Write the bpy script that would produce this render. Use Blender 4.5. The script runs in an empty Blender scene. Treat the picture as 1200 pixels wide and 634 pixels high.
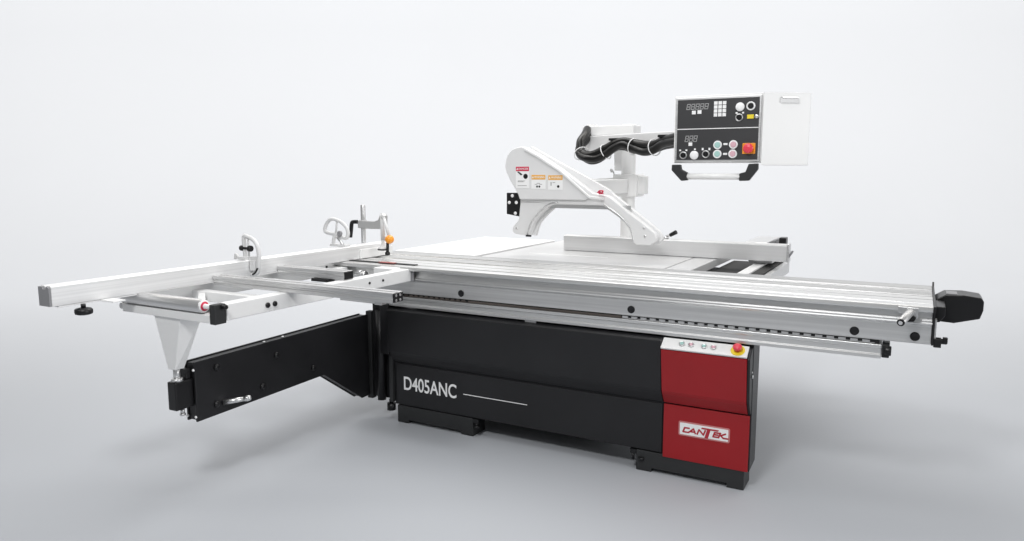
import bpy, bmesh, math, random
from mathutils import Vector, Matrix
random.seed(4)
S = bpy.context.scene
# ---------------------------------------------------------------- camera
CAM = Vector((-0.083, -3.657, 1.60))
cd = bpy.data.cameras.new('camera'); cam = bpy.data.objects.new('camera', cd)
S.collection.objects.link(cam); S.camera = cam
cd.sensor_width = 36; cd.lens = 26.055; cd.clip_end = 200; cd.clip_start = 0.05
YAW = math.radians(28.711)
cam.location = CAM; cam.rotation_euler = (math.radians(90 - 7.672), 0, YAW)
# ---------------------------------------------------------------- world, lamps, exposure
S.view_settings.view_transform = 'Standard'; S.view_settings.look = 'None'
S.view_settings.gamma = 1; S.view_settings.exposure = 0
W = bpy.data.worlds.new('World'); S.world = W; W.use_nodes = True
W.node_tree.nodes['Background'].inputs[0].default_value = (0.97, 0.985, 1, 1)
W.node_tree.nodes['Background'].inputs[1].default_value = 0.30
FW = Vector((-math.sin(YAW), math.cos(YAW), 0)); RT = Vector((math.cos(YAW), math.sin(YAW), 0))
def area(name, loc, target, sx, sy, power, col=(1, 1, 1)):
    l = bpy.data.lights.new(name, 'AREA'); l.shape = 'RECTANGLE'; l.size = sx; l.size_y = sy
    l.energy = power; l.color = col
    o = bpy.data.objects.new(name, l); S.collection.objects.link(o)
    o.location = loc; o.rotation_euler = (Vector(target) - Vector(loc)).to_track_quat('-Z', 'Y').to_euler()
    return o
C0 = Vector((CAM.x, CAM.y, 0))
area('softbox_overhead', C0 + FW*4.7 + Vector((0, 0, 4.2)), C0 + FW*4.7 + RT*.01, 5, 1.6, 85)
area('softbox_backdrop', C0 + FW*8.6 + Vector((0, 0, 8.0)), C0 + FW*13.5 + Vector((0, 0, 2.0)), 34, 2.0, 2600, (1, .967, .925))
area('softbox_key', C0 - RT*1.2 + FW*0.2 + Vector((0, 0, 4.4)), (-1.8, .1, .6), .9, .7, 120)
area('softbox_side', C0 + RT*5.5 + FW*0.5 + Vector((0, 0, 2.2)), (-2.4, -.6, 1.1), 2.5, 1.4, 120)

# ---------------------------------------------------------------- materials
def nt(name):
    m = bpy.data.materials.new(name); m.use_nodes = True
    return m, m.node_tree.nodes, m.node_tree.links, m.node_tree.nodes['Principled BSDF']
def paint(name, col, rough=.4, var=.06, bump=.02, scale=60, metal=0, coat=0, vs=3.0, spec=.5, wav=0):
    m, n, l, b = nt(name)
    tc = n.new('ShaderNodeTexCoord')
    no = n.new('ShaderNodeTexNoise'); no.inputs['Scale'].default_value = vs; no.inputs['Detail'].default_value = 6
    l.new(tc.outputs['Object'], no.inputs['Vector'])
    cr = n.new('ShaderNodeMapRange'); cr.inputs[1].default_value = .3; cr.inputs[2].default_value = .7
    cr.inputs[3].default_value = 1 - var; cr.inputs[4].default_value = 1 + var
    l.new(no.outputs['Fac'], cr.inputs[0])
    mx = n.new('ShaderNodeVectorMath'); mx.operation = 'SCALE'; mx.inputs[0].default_value = col[:3]
    l.new(cr.outputs[0], mx.inputs['Scale']); l.new(mx.outputs[0], b.inputs['Base Color'])
    rr = n.new('ShaderNodeMapRange'); rr.inputs[3].default_value = rough - .06; rr.inputs[4].default_value = rough + .06
    l.new(no.outputs['Fac'], rr.inputs[0]); l.new(rr.outputs[0], b.inputs['Roughness'])
    b.inputs['Metallic'].default_value = metal
    b.inputs['Coat Weight'].default_value = coat
    b.inputs['Specular IOR Level'].default_value = spec
    if wav:
        n3 = n.new('ShaderNodeTexNoise'); n3.inputs['Scale'].default_value = 2.2; n3.inputs['Detail'].default_value = 2
        l.new(tc.outputs['Object'], n3.inputs['Vector'])
    if bump:
        n2 = n.new('ShaderNodeTexNoise'); n2.inputs['Scale'].default_value = scale * 8
        l.new(tc.outputs['Object'], n2.inputs['Vector'])
        bp = n.new('ShaderNodeBump'); bp.inputs['Strength'].default_value = bump * 5; bp.inputs['Distance'].default_value = .001
        l.new(n2.outputs['Fac'], bp.inputs['Height']); l.new(bp.outputs[0], b.inputs['Normal'])
        if wav:
            b3 = n.new('ShaderNodeBump'); b3.inputs['Strength'].default_value = wav; b3.inputs['Distance'].default_value = .02
            l.new(n3.outputs['Fac'], b3.inputs['Height']); l.new(b3.outputs[0], bp.inputs['Normal'])
    return m
def brushed(name, col, rough, along, metal=.9, amp=.18, fine=90):
    m, n, l, b = nt(name)
    tc = n.new('ShaderNodeTexCoord'); mp = n.new('ShaderNodeMapping')
    sc = [fine]*3; sc['xyz'.index(along)] = .5; mp.inputs['Scale'].default_value = sc
    l.new(tc.outputs['Object'], mp.inputs[0])
    no = n.new('ShaderNodeTexNoise'); no.inputs['Scale'].default_value = 1.5; no.inputs['Detail'].default_value = 5
    l.new(mp.outputs[0], no.inputs['Vector'])
    cr = n.new('ShaderNodeMapRange'); cr.inputs[1].default_value = .3; cr.inputs[2].default_value = .7
    cr.inputs[3].default_value = 1 - amp; cr.inputs[4].default_value = 1 + amp * .4
    l.new(no.outputs['Fac'], cr.inputs[0])
    mx = n.new('ShaderNodeVectorMath'); mx.operation = 'SCALE'; mx.inputs[0].default_value = col[:3]
    l.new(cr.outputs[0], mx.inputs['Scale']); l.new(mx.outputs[0], b.inputs['Base Color'])
    rr = n.new('ShaderNodeMapRange'); rr.inputs[3].default_value = rough - .07; rr.inputs[4].default_value = rough + .07
    l.new(no.outputs['Fac'], rr.inputs[0]); l.new(rr.outputs[0], b.inputs['Roughness'])
    b.inputs['Metallic'].default_value = metal
    bp = n.new('ShaderNodeBump'); bp.inputs['Strength'].default_value = .12; bp.inputs['Distance'].default_value = .001
    l.new(no.outputs['Fac'], bp.inputs['Height']); l.new(bp.outputs[0], b.inputs['Normal'])
    return m
M = dict(
    floor=paint('studio_floor', (.432, .449, .476), .7, .012, 0, vs=.4),
    black=paint('black_powder_coat', (.0125, .0125, .014), .40, .16, .08, spec=.36, wav=.25),
    plinth=paint('plinth_grey_black', (.026, .027, .028), .5, .14, .05, spec=.35),
    rubber=paint('black_plastic', (.007, .007, .008), .36, .1, .02, spec=.4),
    dark=paint('dark_gap', (.008, .008, .008), .7, .1, 0),
    red=paint('red_paint', (.31, .006, .010), .30, .07, .08, spec=.4, wav=.25),
    white=paint('white_paint', (.82, .82, .815), .38, .015, .015),
    cast=paint('cast_white_paint', (.72, .72, .72), .45, .02, .03),
    gpaint=paint('guard_paint', (.74, .74, .74), .4, .015, .015),
    iron=paint('cast_iron_top', (.62, .62, .62), .36, .05, .02, metal=.25),
    alux=brushed('aluminium_along_table', (.76, .76, .755), .38, 'x', amp=.16, fine=34),
    alud=brushed('aluminium_top_toned_down', (.55, .55, .545), .40, 'x', amp=.20, fine=26),  # same table aluminium, colour darkened to offset the bright backdrop reflection
    hose=paint('black_hose', (.004, .004, .004), .33, .1, .02, spec=.25),
    aluy=brushed('aluminium_along_fence', (.88, .88, .88), .45, 'y', .55, .08),
    aluf=brushed('aluminium_bar', (.70, .70, .70), .38, 'x', .9, .15),
    chrome=paint('bright_steel', (.70, .70, .70), .32, .04, 0, metal=1),
    orange=paint('orange_plastic', (.90, .33, .02), .3, .03, 0, coat=.4),
    yellow=paint('yellow_plastic', (.85, .66, .03), .4, .03, 0),
    ered=paint('stop_button_red', (.76, .05, .085), .3, .03, 0, coat=.3),
    panel=paint('panel_face', (.032, .032, .034), .45, .05, .01),
    readout=paint('readout_segments', (.42, .42, .42), .5, .02, 0),
    key=paint('white_print', (.88, .88, .88), .5, .02, 0),
    grey=paint('grey_plastic', (.25, .25, .26), .45, .05, .01),
    green=paint('button_green', (.38, .60, .56), .4, .04, 0),
    pink=paint('button_pink', (.68, .42, .48), .4, .04, 0),
    hred=paint('label_red', (.60, .02, .07), .5, .03, 0),
    horange=paint('label_orange', (.80, .42, .08), .5, .03, 0),
    brown=paint('oiled_bearing_strip', (.10, .085, .075), .45, .15, .02, metal=.4),
    logored=paint('badge_red', (.42, .015, .03), .4, .03, 0),
)

# ---------------------------------------------------------------- helpers
class MB:
    def __init__(s): s.b = bmesh.new(); s.bev = 0
    def hexa(s, p):
        v = [s.b.verts.new(q) for q in p]
        for f in ((0,3,2,1),(4,5,6,7),(0,1,5,4),(1,2,6,5),(2,3,7,6),(3,0,4,7)): s.b.faces.new([v[i] for i in f])
        return s
    def box(s, x0, x1, y0, y1, z0, z1):
        return s.hexa([(x0,y0,z0),(x1,y0,z0),(x1,y1,z0),(x0,y1,z0),(x0,y0,z1),(x1,y0,z1),(x1,y1,z1),(x0,y1,z1)])
    def prism(s, pts, axis, a, b):
        f = {'x': lambda p, t: (t, p[0], p[1]), 'y': lambda p, t: (p[0], t, p[1]), 'z': lambda p, t: (p[0], p[1], t)}[axis]
        A = [s.b.verts.new(f(p, a)) for p in pts]; B = [s.b.verts.new(f(p, b)) for p in pts]
        n = len(pts); s.b.faces.new(A); s.b.faces.new(B[::-1])
        for i in range(n): s.b.faces.new((A[i], B[i], B[(i+1) % n], A[(i+1) % n]))
        return s
    def cyl(s, p0, p1, r0, r1=None, n=24, cap=True):
        r1 = r0 if r1 is None else r1
        p0 = Vector(p0); p1 = Vector(p1); d = (p1 - p0).normalized()
        u = d.orthogonal().normalized(); w = d.cross(u)
        A = [s.b.verts.new(p0 + (u*math.cos(2*math.pi*i/n) + w*math.sin(2*math.pi*i/n))*r0) for i in range(n)]
        B = [s.b.verts.new(p1 + (u*math.cos(2*math.pi*i/n) + w*math.sin(2*math.pi*i/n))*r1) for i in range(n)]
        for i in range(n):
            fc = s.b.faces.new((A[i], A[(i+1) % n], B[(i+1) % n], B[i])); fc.smooth = True
        if cap: s.b.faces.new(A[::-1]); s.b.faces.new(B)
        return s
    def lathe(s, p0, d, prof, n=28):
        p0 = Vector(p0); d = Vector(d).normalized(); u = d.orthogonal().normalized(); w = d.cross(u)
        R = [[s.b.verts.new(p0 + d*h + (u*math.cos(2*math.pi*i/n) + w*math.sin(2*math.pi*i/n))*r) for i in range(n)] for h, r in prof]
        for a, b in zip(R, R[1:]):
            for i in range(n): s.b.faces.new((a[i], a[(i+1) % n], b[(i+1) % n], b[i])).smooth = True
        s.b.faces.new(R[0][::-1]); s.b.faces.new(R[-1]); return s
    def tube(s, path, r, n=12, sub=4, closed=False):
        P = [Vector(p) for p in path]
        if sub > 1:
            Q = []
            N = len(P)
            for i in range(N if closed else N-1):
                g = (lambda k: P[k % N]) if closed else (lambda k: P[min(max(k, 0), N-1)])
                a, b, c, d = g(i-1), g(i), g(i+1), g(i+2)
                for j in range(sub):
                    t = j/sub
                    Q.append(.5*((2*b) + (c-a)*t + (2*a-5*b+4*c-d)*t*t + (3*b-a-3*c+d)*t**3))
            if not closed: Q.append(P[-1])
            P = Q
        rings = []; u = None; N = len(P)
        for i, p in enumerate(P):
            d = ((P[(i+1) % N] - P[i-1]) if closed else (P[min(i+1, N-1)] - P[max(i-1, 0)])).normalized()
            u = d.orthogonal().normalized() if u is None else (u - d*u.dot(d)).normalized()
            w = d.cross(u)
            rings.append([s.b.verts.new(p + (u*math.cos(2*math.pi*k/n) + w*math.sin(2*math.pi*k/n))*r) for k in range(n)])
        for i in range(N if closed else N-1):
            a, b = rings[i], rings[(i+1) % N]
            for k in range(n): s.b.faces.new((a[k], a[(k+1) % n], b[(k+1) % n], b[k])).smooth = True
        if not closed: s.b.faces.new(rings[0][::-1]); s.b.faces.new(rings[-1])
        return s
def outline_arc(cx, cz, r, a0, a1, n=10):
    return [(cx + r*math.cos(math.radians(a0 + (a1-a0)*i/n)), cz + r*math.sin(math.radians(a0 + (a1-a0)*i/n))) for i in range(n+1)]
def smooth2(P, sub=4):
    Q = []; N = len(P)
    for i in range(N-1):
        a, b, c, d = (Vector(P[min(max(k, 0), N-1)]) for k in (i-1, i, i+1, i+2))
        for j in range(sub):
            t = j/sub; q = .5*((2*b) + (c-a)*t + (2*a-5*b+4*c-d)*t*t + (3*b-a-3*c+d)*t**3); Q.append((q.x, q.y))
    Q.append(P[-1]); return Q
ORG = {}
def obj(name, mb, mat, parent=None, bev=0, seg=2, label=None, smooth=False):
    """link one mesh; coordinates are given in scene space and moved under the parent's origin"""
    me = bpy.data.meshes.new(name); bmesh.ops.recalc_face_normals(mb.b, faces=mb.b.faces[:])
    org = ORG.get(parent.name, Vector()) if parent else Vector()
    if parent is None:
        c = [v.co for v in mb.b.verts]
        lo = [min(q[i] for q in c) for i in range(3)]; hi = [max(q[i] for q in c) for i in range(3)]
        org = Vector(((lo[0]+hi[0])/2, (lo[1]+hi[1])/2, lo[2]))
    for v in mb.b.verts: v.co -= org
    mb.b.to_mesh(me); mb.b.free()
    me.materials.append(M[mat] if isinstance(mat, str) else mat)
    o = bpy.data.objects.new(name, me); S.collection.objects.link(o)
    if parent: o.parent = parent
    else: o.location = org
    ORG[o.name] = org
    if bev:
        md = o.modifiers.new('bevel', 'BEVEL'); md.width = bev; md.segments = seg; md.limit_method = 'ANGLE'
        md.angle_limit = math.radians(35); md.harden_normals = False
    if label: o['label'] = label
    return o
def tag(o, label, cat, group=None):
    o['label'] = label; o['category'] = cat
    if group: o['group'] = group
    return o
def thing(name, loc, label, cat, group=None):
    o = bpy.data.objects.new(name, None); o.empty_display_size = .05; S.collection.objects.link(o)
    o.location = loc; ORG[o.name] = Vector(loc); return tag(o, label, cat, group)
def text_obj(name, txt, mat, parent, org, ux, uz, width, height, depth=.0012, shear=0, weight=0):
    """lettering as a mesh: org = lower-left corner, ux = reading direction, uz = up"""
    cu = bpy.data.curves.new(name, 'FONT'); cu.body = txt; cu.extrude = .01; cu.shear = shear; cu.offset = weight
    t = bpy.data.objects.new('tmp', cu); S.collection.objects.link(t)
    bpy.context.view_layer.update()
    me = bpy.data.meshes.new_from_object(t.evaluated_get(bpy.context.evaluated_depsgraph_get()))
    bpy.data.objects.remove(t)
    bm = bmesh.new(); bm.from_mesh(me); bpy.data.meshes.remove(me)
    xs = [v.co.x for v in bm.verts]; ys = [v.co.y for v in bm.verts]
    x0, x1, y0, y1 = min(xs), max(xs), min(ys), max(ys)
    ux = Vector(ux).normalized(); uz = Vector(uz).normalized(); nn = ux.cross(uz)
    for v in bm.verts:
        a = (v.co.x - x0)/(x1-x0)*width; b = (v.co.y - y0)/(y1-y0)*height; c = depth if v.co.z > 0 else 0
        v.co = Vector(org) + ux*a + uz*b + nn*c
    mb = MB(); mb.b.free(); mb.b = bm
    return obj(name, mb, mat, parent)

# ---------------------------------------------------------------- setting: one studio sweep (floor curving up into the backdrop)
mb = MB(); prof = [(-7, 0), (0, 0), (4, 0), (8, 0)]
R_ = 4.5; D_ = 9.0
prof += [(D_ + R_*math.sin(a*math.pi/2/16), R_ - R_*math.cos(a*math.pi/2/16)) for a in range(17)]
prof += [(D_ + R_, 12)]
rows = []
for d, z in prof:
    rows.append([mb.b.verts.new(C0 + FW*d + RT*w + Vector((0, 0, z))) for w in (-16, -8, 0, 8, 16)])
for a, b in zip(rows, rows[1:]):
    for i in range(4): mb.b.faces.new((a[i], a[i+1], b[i+1], b[i])).smooth = True
sweep = obj('floor', mb, 'floor'); sweep['kind'] = 'structure'

T = 1.02
# ================================================================ the saw: cabinet, plinths, fixed rail, cast table, columns
saw = thing('panel_saw', (-1.85, .6, 0), 'black and red cabinet of a large sliding table panel saw on the grey studio floor', 'panel saw')
# front housing with a bent upper face
mb = MB(); XL, XR = -2.955, -.745
prof = [(-.058, .742), (-.030, .476), (-.022, .458), (.014, .404), (.028, .398), (.028, .115), (.17, .115), (.17, .745), (-.0, .752)]
mb.prism(prof, 'x', XL, -1.192)
cab = obj('cabinet', mb, 'black', saw, .004)
mb = MB(); mb.prism([(.028, .40), (.028, .10), (.17, .115), (.17, .768), (.012, .755)], 'x', -1.19, XR)
obj('side_cover', mb, 'black', saw, .004)
# the main body behind the front housing
mb = MB(); mb.box(-2.9, -1.28, .19, 1.55, .13, .93)
obj('machine_body', mb, 'black', saw, .006)
mb = MB(); mb.box(-1.2365, -1.012, .66, 1.8, .62, .955)  # added solid block, coloured near-black for the dark inside of the open gap
obj('dark_gap_fill', mb, 'dark', saw, .003)
# lower front plate reaches 3 mm proud so its edges read
mb = MB(); mb.box(-2.935, -1.196, .004, .0135, .122, .388)
lp = obj('lower_panel', mb, 'black', saw, .002)
text_obj('model_lettering', 'D405ANC', 'key', lp, (-2.878, .0035, .221), (1, 0, 0), (0, 0, 1), .395, .088, weight=.012)
mb = MB(); mb.box(-2.433, -1.997, .0015, .0035, .2555, .2595); obj('white_stripe', mb, 'key', lp)
# left end: dark block and step
mb = MB(); mb.box(-3.02, -2.957, -.03, .17, .45, .775)
obj('end_block', mb, 'black', saw, .004)
mb = MB(); mb.box(-2.985, -2.957, .005, .16, .13, .448)
obj('end_plate', mb, 'plinth', saw, .003)
# plinths
for x0, x1 in ((-2.935, -2.368), (-1.335, -.768)):
    mb = MB(); mb.prism([(x0, .113), (x1, .113), (x1, 0.0), (x1-.085, 0.0), (x1-.085, .022), (x0+.085, .022), (x0+.085, 0), (x0, 0)], 'y', .022, .165)
    pl = obj('plinth', mb, 'plinth', saw, .003)
    mb = MB(); mb.cyl((x0+.03 if x0 > -2 else x1+.03, .02, .06), (x0+.03 if x0 > -2 else x1+.03, .02, .075), .016)
    mb.cyl((x0-.02 if x0 > -2 else x1+.02, .03, .052), (x0-.02 if x0 > -2 else x1+.02, .03, .088), .008)
    mb.box(min(x0-.035 if x0 > -2 else x1, x0 if x0 > -2 else x1+.04), x0 if x0 > -2 else x1+.04, .02, .10, .088, .112)
    obj('levelling_bolt', mb, 'rubber', saw)
    
mb = MB(); mb.box(-2.85, -1.38, .75, 1.45, 0, .128); obj('rear_plinth', mb, 'plinth', saw, .003)
# red control front
mb = MB(); mb.prism([(-.066, .699), (-.034, .476), (-.026, .458), (.012, .404), (.02, .398), (.05, .44), (.05, .70)], 'x', -1.188, -.762)
rp = obj('red_panel', mb, 'red', saw, .003)
mb = MB(); mb.box(-1.188, -.752, .000, .0115, .102, .392)
rl = obj('red_lower_panel', mb, 'red', saw, .002)
mb = MB(); mb.prism([(-.060, .697), (-.012, .742), (.012, .742), (.028, .40), (.012, .407), (-.026, .461), (-.034, .478)], 'x', -.7615, -.7475)
sp = obj('pod_side', mb, 'black', saw, .003)
mb = MB(); mb.cyl((-.7475, .0, .60), (-.7405, .0, .60), .009); mb.cyl((-.7475, -.002, .622), (-.7435, -.002, .622), .005)
obj('screw', mb, 'chrome', sp)
# sloping control strip with buttons
a = Vector((-1.19, -.063, .701)); ux = Vector((1, 0, 0)); uy = Vector((0, .060, .042)); L_ = .428
def strip_pt(u, v, h=0):
    n_ = ux.cross(uy).normalized(); return a + ux*(u*L_) + uy*v + n_*h
mb = MB(); mb.hexa([strip_pt(0,0,0), strip_pt(1,0,0), strip_pt(1,1,0), strip_pt(0,1,0), strip_pt(0,0,.012), strip_pt(1,0,.012), strip_pt(1,1,.012), strip_pt(0,1,.012)])
cs = obj('control_strip', mb, 'chrome' if 0 else 'white', saw, .003)
nrm = ux.cross(uy).normalized()
for u, mt in ((.24, 'green'), (.35, 'pink'), (.50, 'green'), (.61, 'pink')):
    mb = MB(); mb.lathe(strip_pt(u, .52, .0125), nrm, [(0, .0155), (.006, .0155), (.008, .0125), (.0045, .011), (.0045, .001)])
    bt = obj('push_button', mb, 'chrome', cs)
    mb = MB(); mb.lathe(strip_pt(u, .52, .0172), nrm, [(0, .0095), (.003, .0095), (.0035, .008)]); obj('button_cap', mb, mt, saw)
mb = MB(); mb.lathe(strip_pt(.885, .5, .0122), nrm, [(0, .034), (.003, .034), (.004, .032)])
obj('warning_ring', mb, 'yellow', cs)
mb = MB(); mb.lathe(strip_pt(.885, .5, .0125), nrm, [(.004, .013), (.018, .013), (.020, .021), (.028, .0225), (.034, .018), (.037, .009)])
obj('emergency_button', mb, 'ered', cs)
# badge with the maker's lettering
BX0, BZ1, BW = -1.106, .314, .262; k = BW/485
def badge_pt(X, Y): return (BX0 + (X-185)*k, BZ1 - (Y-213)*k)
def rrect(X0, Y0, X1, Y1, r):
    P = []
    for cx, cy, a0 in ((X1-r, Y0+r, -90), (X1-r, Y1-r, 0), (X0+r, Y1-r, 90), (X0+r, Y0+r, 180)):
        P += [badge_pt(cx + r*math.cos(math.radians(a0+t*18)), cy + r*math.sin(math.radians(a0+t*18))) for t in range(6)]
    return P
mb = MB(); mb.prism(rrect(185, 213, 670, 355, 16), 'y', -.003, .0005)
bd = obj('badge', mb, 'pink', saw)
bd.data.materials[0] = paint('badge_edge_pink', (.55, .20, .20), .45, .03, 0)
mb = MB(); mb.prism(rrect(199, 227, 656, 341, 6), 'y', -.0045, -.003); obj('badge_field', mb, 'key', bd)
strokes = [[(290,272),(246,272),(231,314),(284,314)], [(284,314),(331,271),(350,315)], [(304,302),(346,302)],
           [(367,316),(384,270),(426,314),(443,268)], [(575,272),(531,272),(517,314),(560,314)], [(525,292),(562,292)],
           [(585,268),(568,316)], [(632,270),(588,292),(612,314),(656,314)]]
mb = MB(); kk = 0
for st in strokes:
    for (x0, y0), (x1, y1) in zip(st, st[1:]):
        d = Vector((x1-x0, y1-y0)).normalized(); p_ = Vector((-d.y, d.x))*7.4; e = d*4.5; kk += 1
        q = [Vector((x0, y0))-e+p_, Vector((x1, y1))+e+p_, Vector((x1, y1))+e-p_, Vector((x0, y0))-e-p_]
        mb.prism([badge_pt(*v) for v in q], 'y', -.0052 - kk*.00004, -.0046)
mb.prism([badge_pt(*v) for v in ((404,258),(409,244),(570,244),(562,258))], 'y', -.0062, -.0046)
mb.prism([badge_pt(*v) for v in ((460,256),(492,256),(469,341),(437,341))], 'y', -.0064, -.0046)
obj('badge_lettering', mb, 'logored', bd)
for q_ in (lp, rl, bd): q_.location.y += .016      # the lower sheet sits back under the bent upper face
# fixed guide rail below the sliding table
mb = MB(); mb.prism([(-.012, .762), (-.012, .778), (-.004, .783), (-.004, .806), (-.014, .811), (-.014, .826), (.30, .826), (.30, .762)], 'x', -3.36, -.19)
gr = obj('guide_rail', mb, 'alux', saw, .002)
mb = MB(); mb.prism([(-.012, .768), (.05, .768), (.05, .835), (.005, .835), (-.018, .822)], 'x', -.188, -.158)
mb.cyl((-.175, -.004, .80), (-.15, -.004, .80), .022)
obj('rail_end_cap', mb, 'rubber', saw, .003)
mb = MB(); mb.box(-3.34, -.20, .004, .28, .8275, .843); obj('bearing_strip', mb, 'rubber', saw)
mb = MB(); mb.box(-2.38, -1.425, -.002, .0035, .8285, .8400); obj('bearing_cover', mb, 'brown', saw)
def comb(x0, x1, pitch, tooth):
    lo, hi = .8285, .8415; P = [(x0, lo)]; x = x0; up = []
    while x < x1: up += [(x, hi), (x+tooth, hi), (x+tooth, lo+.003), (x+pitch, lo+.003)]; x += pitch
    return [(x0, lo)] + up + [(x, lo)]
mb = MB(); mb.prism(comb(-3.30, -2.40, .038, .024), 'y', -.004, .0035); obj('ball_cage', mb, 'brown', saw)
mb = MB(); mb.prism(comb(-1.42, -.24, .050, .031), 'y', -.004, .0035); obj('ball_cage', mb, 'aluf', saw)
mb = MB(); mb.box(-2.0, -1.93, -.005, .004, .742, .7605); obj('rail_shim', mb, 'chrome', saw)
# cast table with grooves
mb = MB()
mb.box(-2.695, -1.40, .66, 2.02, .965, T-.001); mb.box(-1.392, -1.24, .66, 2.02, .967, T-.002)
ct = obj('saw_table', mb, 'iron', saw, .004)
mb = MB(); mb.box(-3.46, -2.765, .70, 2.0, .97, T-.003); obj('table_extension', mb, 'white', saw, .004)
mb = MB(); mb.box(-2.764, -2.696, .70, 1.98, .96, 1.000); obj('joint_strip', mb, 'grey', saw, .002)
mb = MB(); mb.box(-2.5, -1.9, 1.0, 1.012, T-.0012, T-.0002); obj('scale_strip', mb, 'key', ct)
# fence guide rail at the operator's end
mb = MB(); mb.box(-1.01, -.945, .70, 1.75, .955, .995)
fr = obj('fence_guide_rail', mb, 'white', saw, .003)
mb = MB(); mb.box(-.879, -.845, .80, 1.74, .90, .975); obj('rail_step', mb, 'aluf', fr, .003)
mb = MB(); mb.box(-.9445, -.8795, .700, 1.73, .953, .985); obj('rail_groove', mb, 'dark', fr)
# overhead column carrying guard arm and console arm
mb = MB(); mb.cyl((-2.09, 1.9, 1.015), (-2.09, 1.9, 1.955), .055, n=36)
cl = obj('column', mb, 'white', saw, .003)
mb = MB(); mb.box(-2.2, -1.98, 1.8, 2.01, 1.0225, 1.05); obj('column_foot', mb, 'white', cl, .004)
mb = MB(); mb.box(-2.19, -2.15, 1.86, 1.93, 1.60, 1.87)
mb = MB(); mb.prism([(-2.34, 1.868), (-2.135, 1.868), (-2.14, 1.60), (-2.20, 1.60), (-2.205, 1.77)], 'y', 1.88, 1.92); obj('gusset', mb, 'cast', cl, .003)
# pivot foot under the left end
mb = MB(); mb.cyl((-2.99, .03, .07), (-2.99, .03, .115), .028); mb.cyl((-2.99, .03, .115), (-2.99, .03, .14), .014)
obj('jack_foot', mb, 'rubber', saw)

# ================================================================ sliding table
st = thing('sliding_table', (-1.72, .3, .843), 'long ribbed aluminium sliding table lying along the front of the saw', 'sliding table')
prof = [(0, .845), (0, .925), (-.006, .932), (-.010, .938), (-.006, .944), (0, .950), (.012, .985), (.012, .992), (-.048, .996), (-.052, 1.004), (-.050, 1.018), (-.044, T),
        (.030, T), (.032, 1.014), (.058, 1.014), (.060, T), (.150, T), (.152, 1.000), (.166, 1.000), (.168, T), (.235, T+.001), (.237, 1.013), (.30, 1.013), (.302, T),
        (.345, T), (.347, 1.006), (.352, 1.006), (.354, T), (.43, T-.001), (.432, 1.012), (.50, 1.012), (.502, T), (.632, T), (.632, .99), (.60, .985), (.60, .845)]
mb = MB(); mb.prism(prof, 'x', -3.45, .0)
body = obj('table_extrusion', mb, 'alux', st, .0012, 1)
body.data.materials.append(M['alud'])
for f_ in body.data.polygons:
    if f_.normal.z > .7 and f_.center.y > -.08 and f_.center.z > .13: f_.material_index = 1  # upward faces take the darkened copy, toning down their reflection
mb = MB(); mb.prism([(-.004, .843), (-.004, .99), (-.054, .994), (-.054, T+.002), (.60, T+.002), (.64, T+.02), (.64, .98), (.604, .98), (.604, .843)], 'x', .0012, .010)
obj('end_plate', mb, 'black', st, .001)
for x, z in ((-2.43, .879), (-1.373, .878), (-.305, .876), (-.062, .876)):
    mb = MB(); mb.lathe((x, .001, z), (0, -1, 0), [(0, .020), (.004, .020), (.006, .017), (.003, .012), (.003, .001)]); obj('plug', mb, 'rubber', st)
# buffer housing at the operator's end
P = [(.012, .903), (.03, .899), (.094, .896), (.195, .925), (.206, .965), (.206, 1.006), (.194, 1.022), (.124, 1.030), (.05, 1.026), (.012, 1.000)]
mb = MB(); mb.prism(P, 'y', .30, .47)
bh = obj('end_housing', mb, 'rubber', st, .004, 2)
mb = MB(); mb.box(.055, .10, .31, .40, 1.0265, 1.033); obj('housing_latch', mb, 'grey', bh, .002)
mb = MB(); mb.prism([(.012, 1.0), (.012, .93), (.03, .93), (.05, .96), (.05, 1.0)], 'y', .10, .298); obj('housing_bracket', mb, 'rubber', st, .003)
# lock and catch at the end
mb = MB(); mb.box(.0105, .04, .0, .05, .835, .872); mb.cyl((.02, .025, .86), (.062, .025, .86), .012); mb.box(.045, .064, .012, .038, .853, .878)
obj('catch', mb, 'rubber', st, .002)
mb = MB(); mb.box(.0105, .018, .01, .06, .872, .955); obj('catch_plate', mb, 'aluf', st, .001)
# push handle on the front face
mb = MB(); mb.prism([(-.135, 1.015), (-.055, 1.012), (-.055, .968), (-.075, .962), (-.12, .985), (-.135, .99)], 'y', -.062, -.050)
hb = obj('handle_bracket', mb, 'chrome', st, .002)
mb = MB(); mb.cyl((-.085, -.06, .995), (-.118, -.17, .965), .0165); ph = obj('push_handle', mb, 'aluf', st, .002)
mb = MB(); mb.cyl((-.1179, -.1697, .9651), (-.1197, -.176, .9634), .0155); obj('rubber_cap', mb, 'rubber', ph)
mb = MB(); mb.cyl((-.1192, -.175, .9637), (-.1205, -.179, .9625), .0085); obj('steel_core', mb, 'chrome', ph)
mb = MB(); mb.prism([(-.11, .962), (-.085, .985), (-.062, .972), (-.07, .955), (-.10, .95)], 'y', -.075, -.030); obj('lock_lever', mb, 'rubber', st, .003)
mb = MB(); mb.box(-3.30, -2.78, .02, .055, T+.0005, T+.006); obj('dark_edge_strip', mb, 'rubber', st, .001)
mb = MB(); mb.box(-3.05, -2.93, .006, .036, T+.0065, T+.010); obj('red_scale', mb, paint('faded_red_scale', (.38, .12, .11), .5, .1, 0), st)

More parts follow.
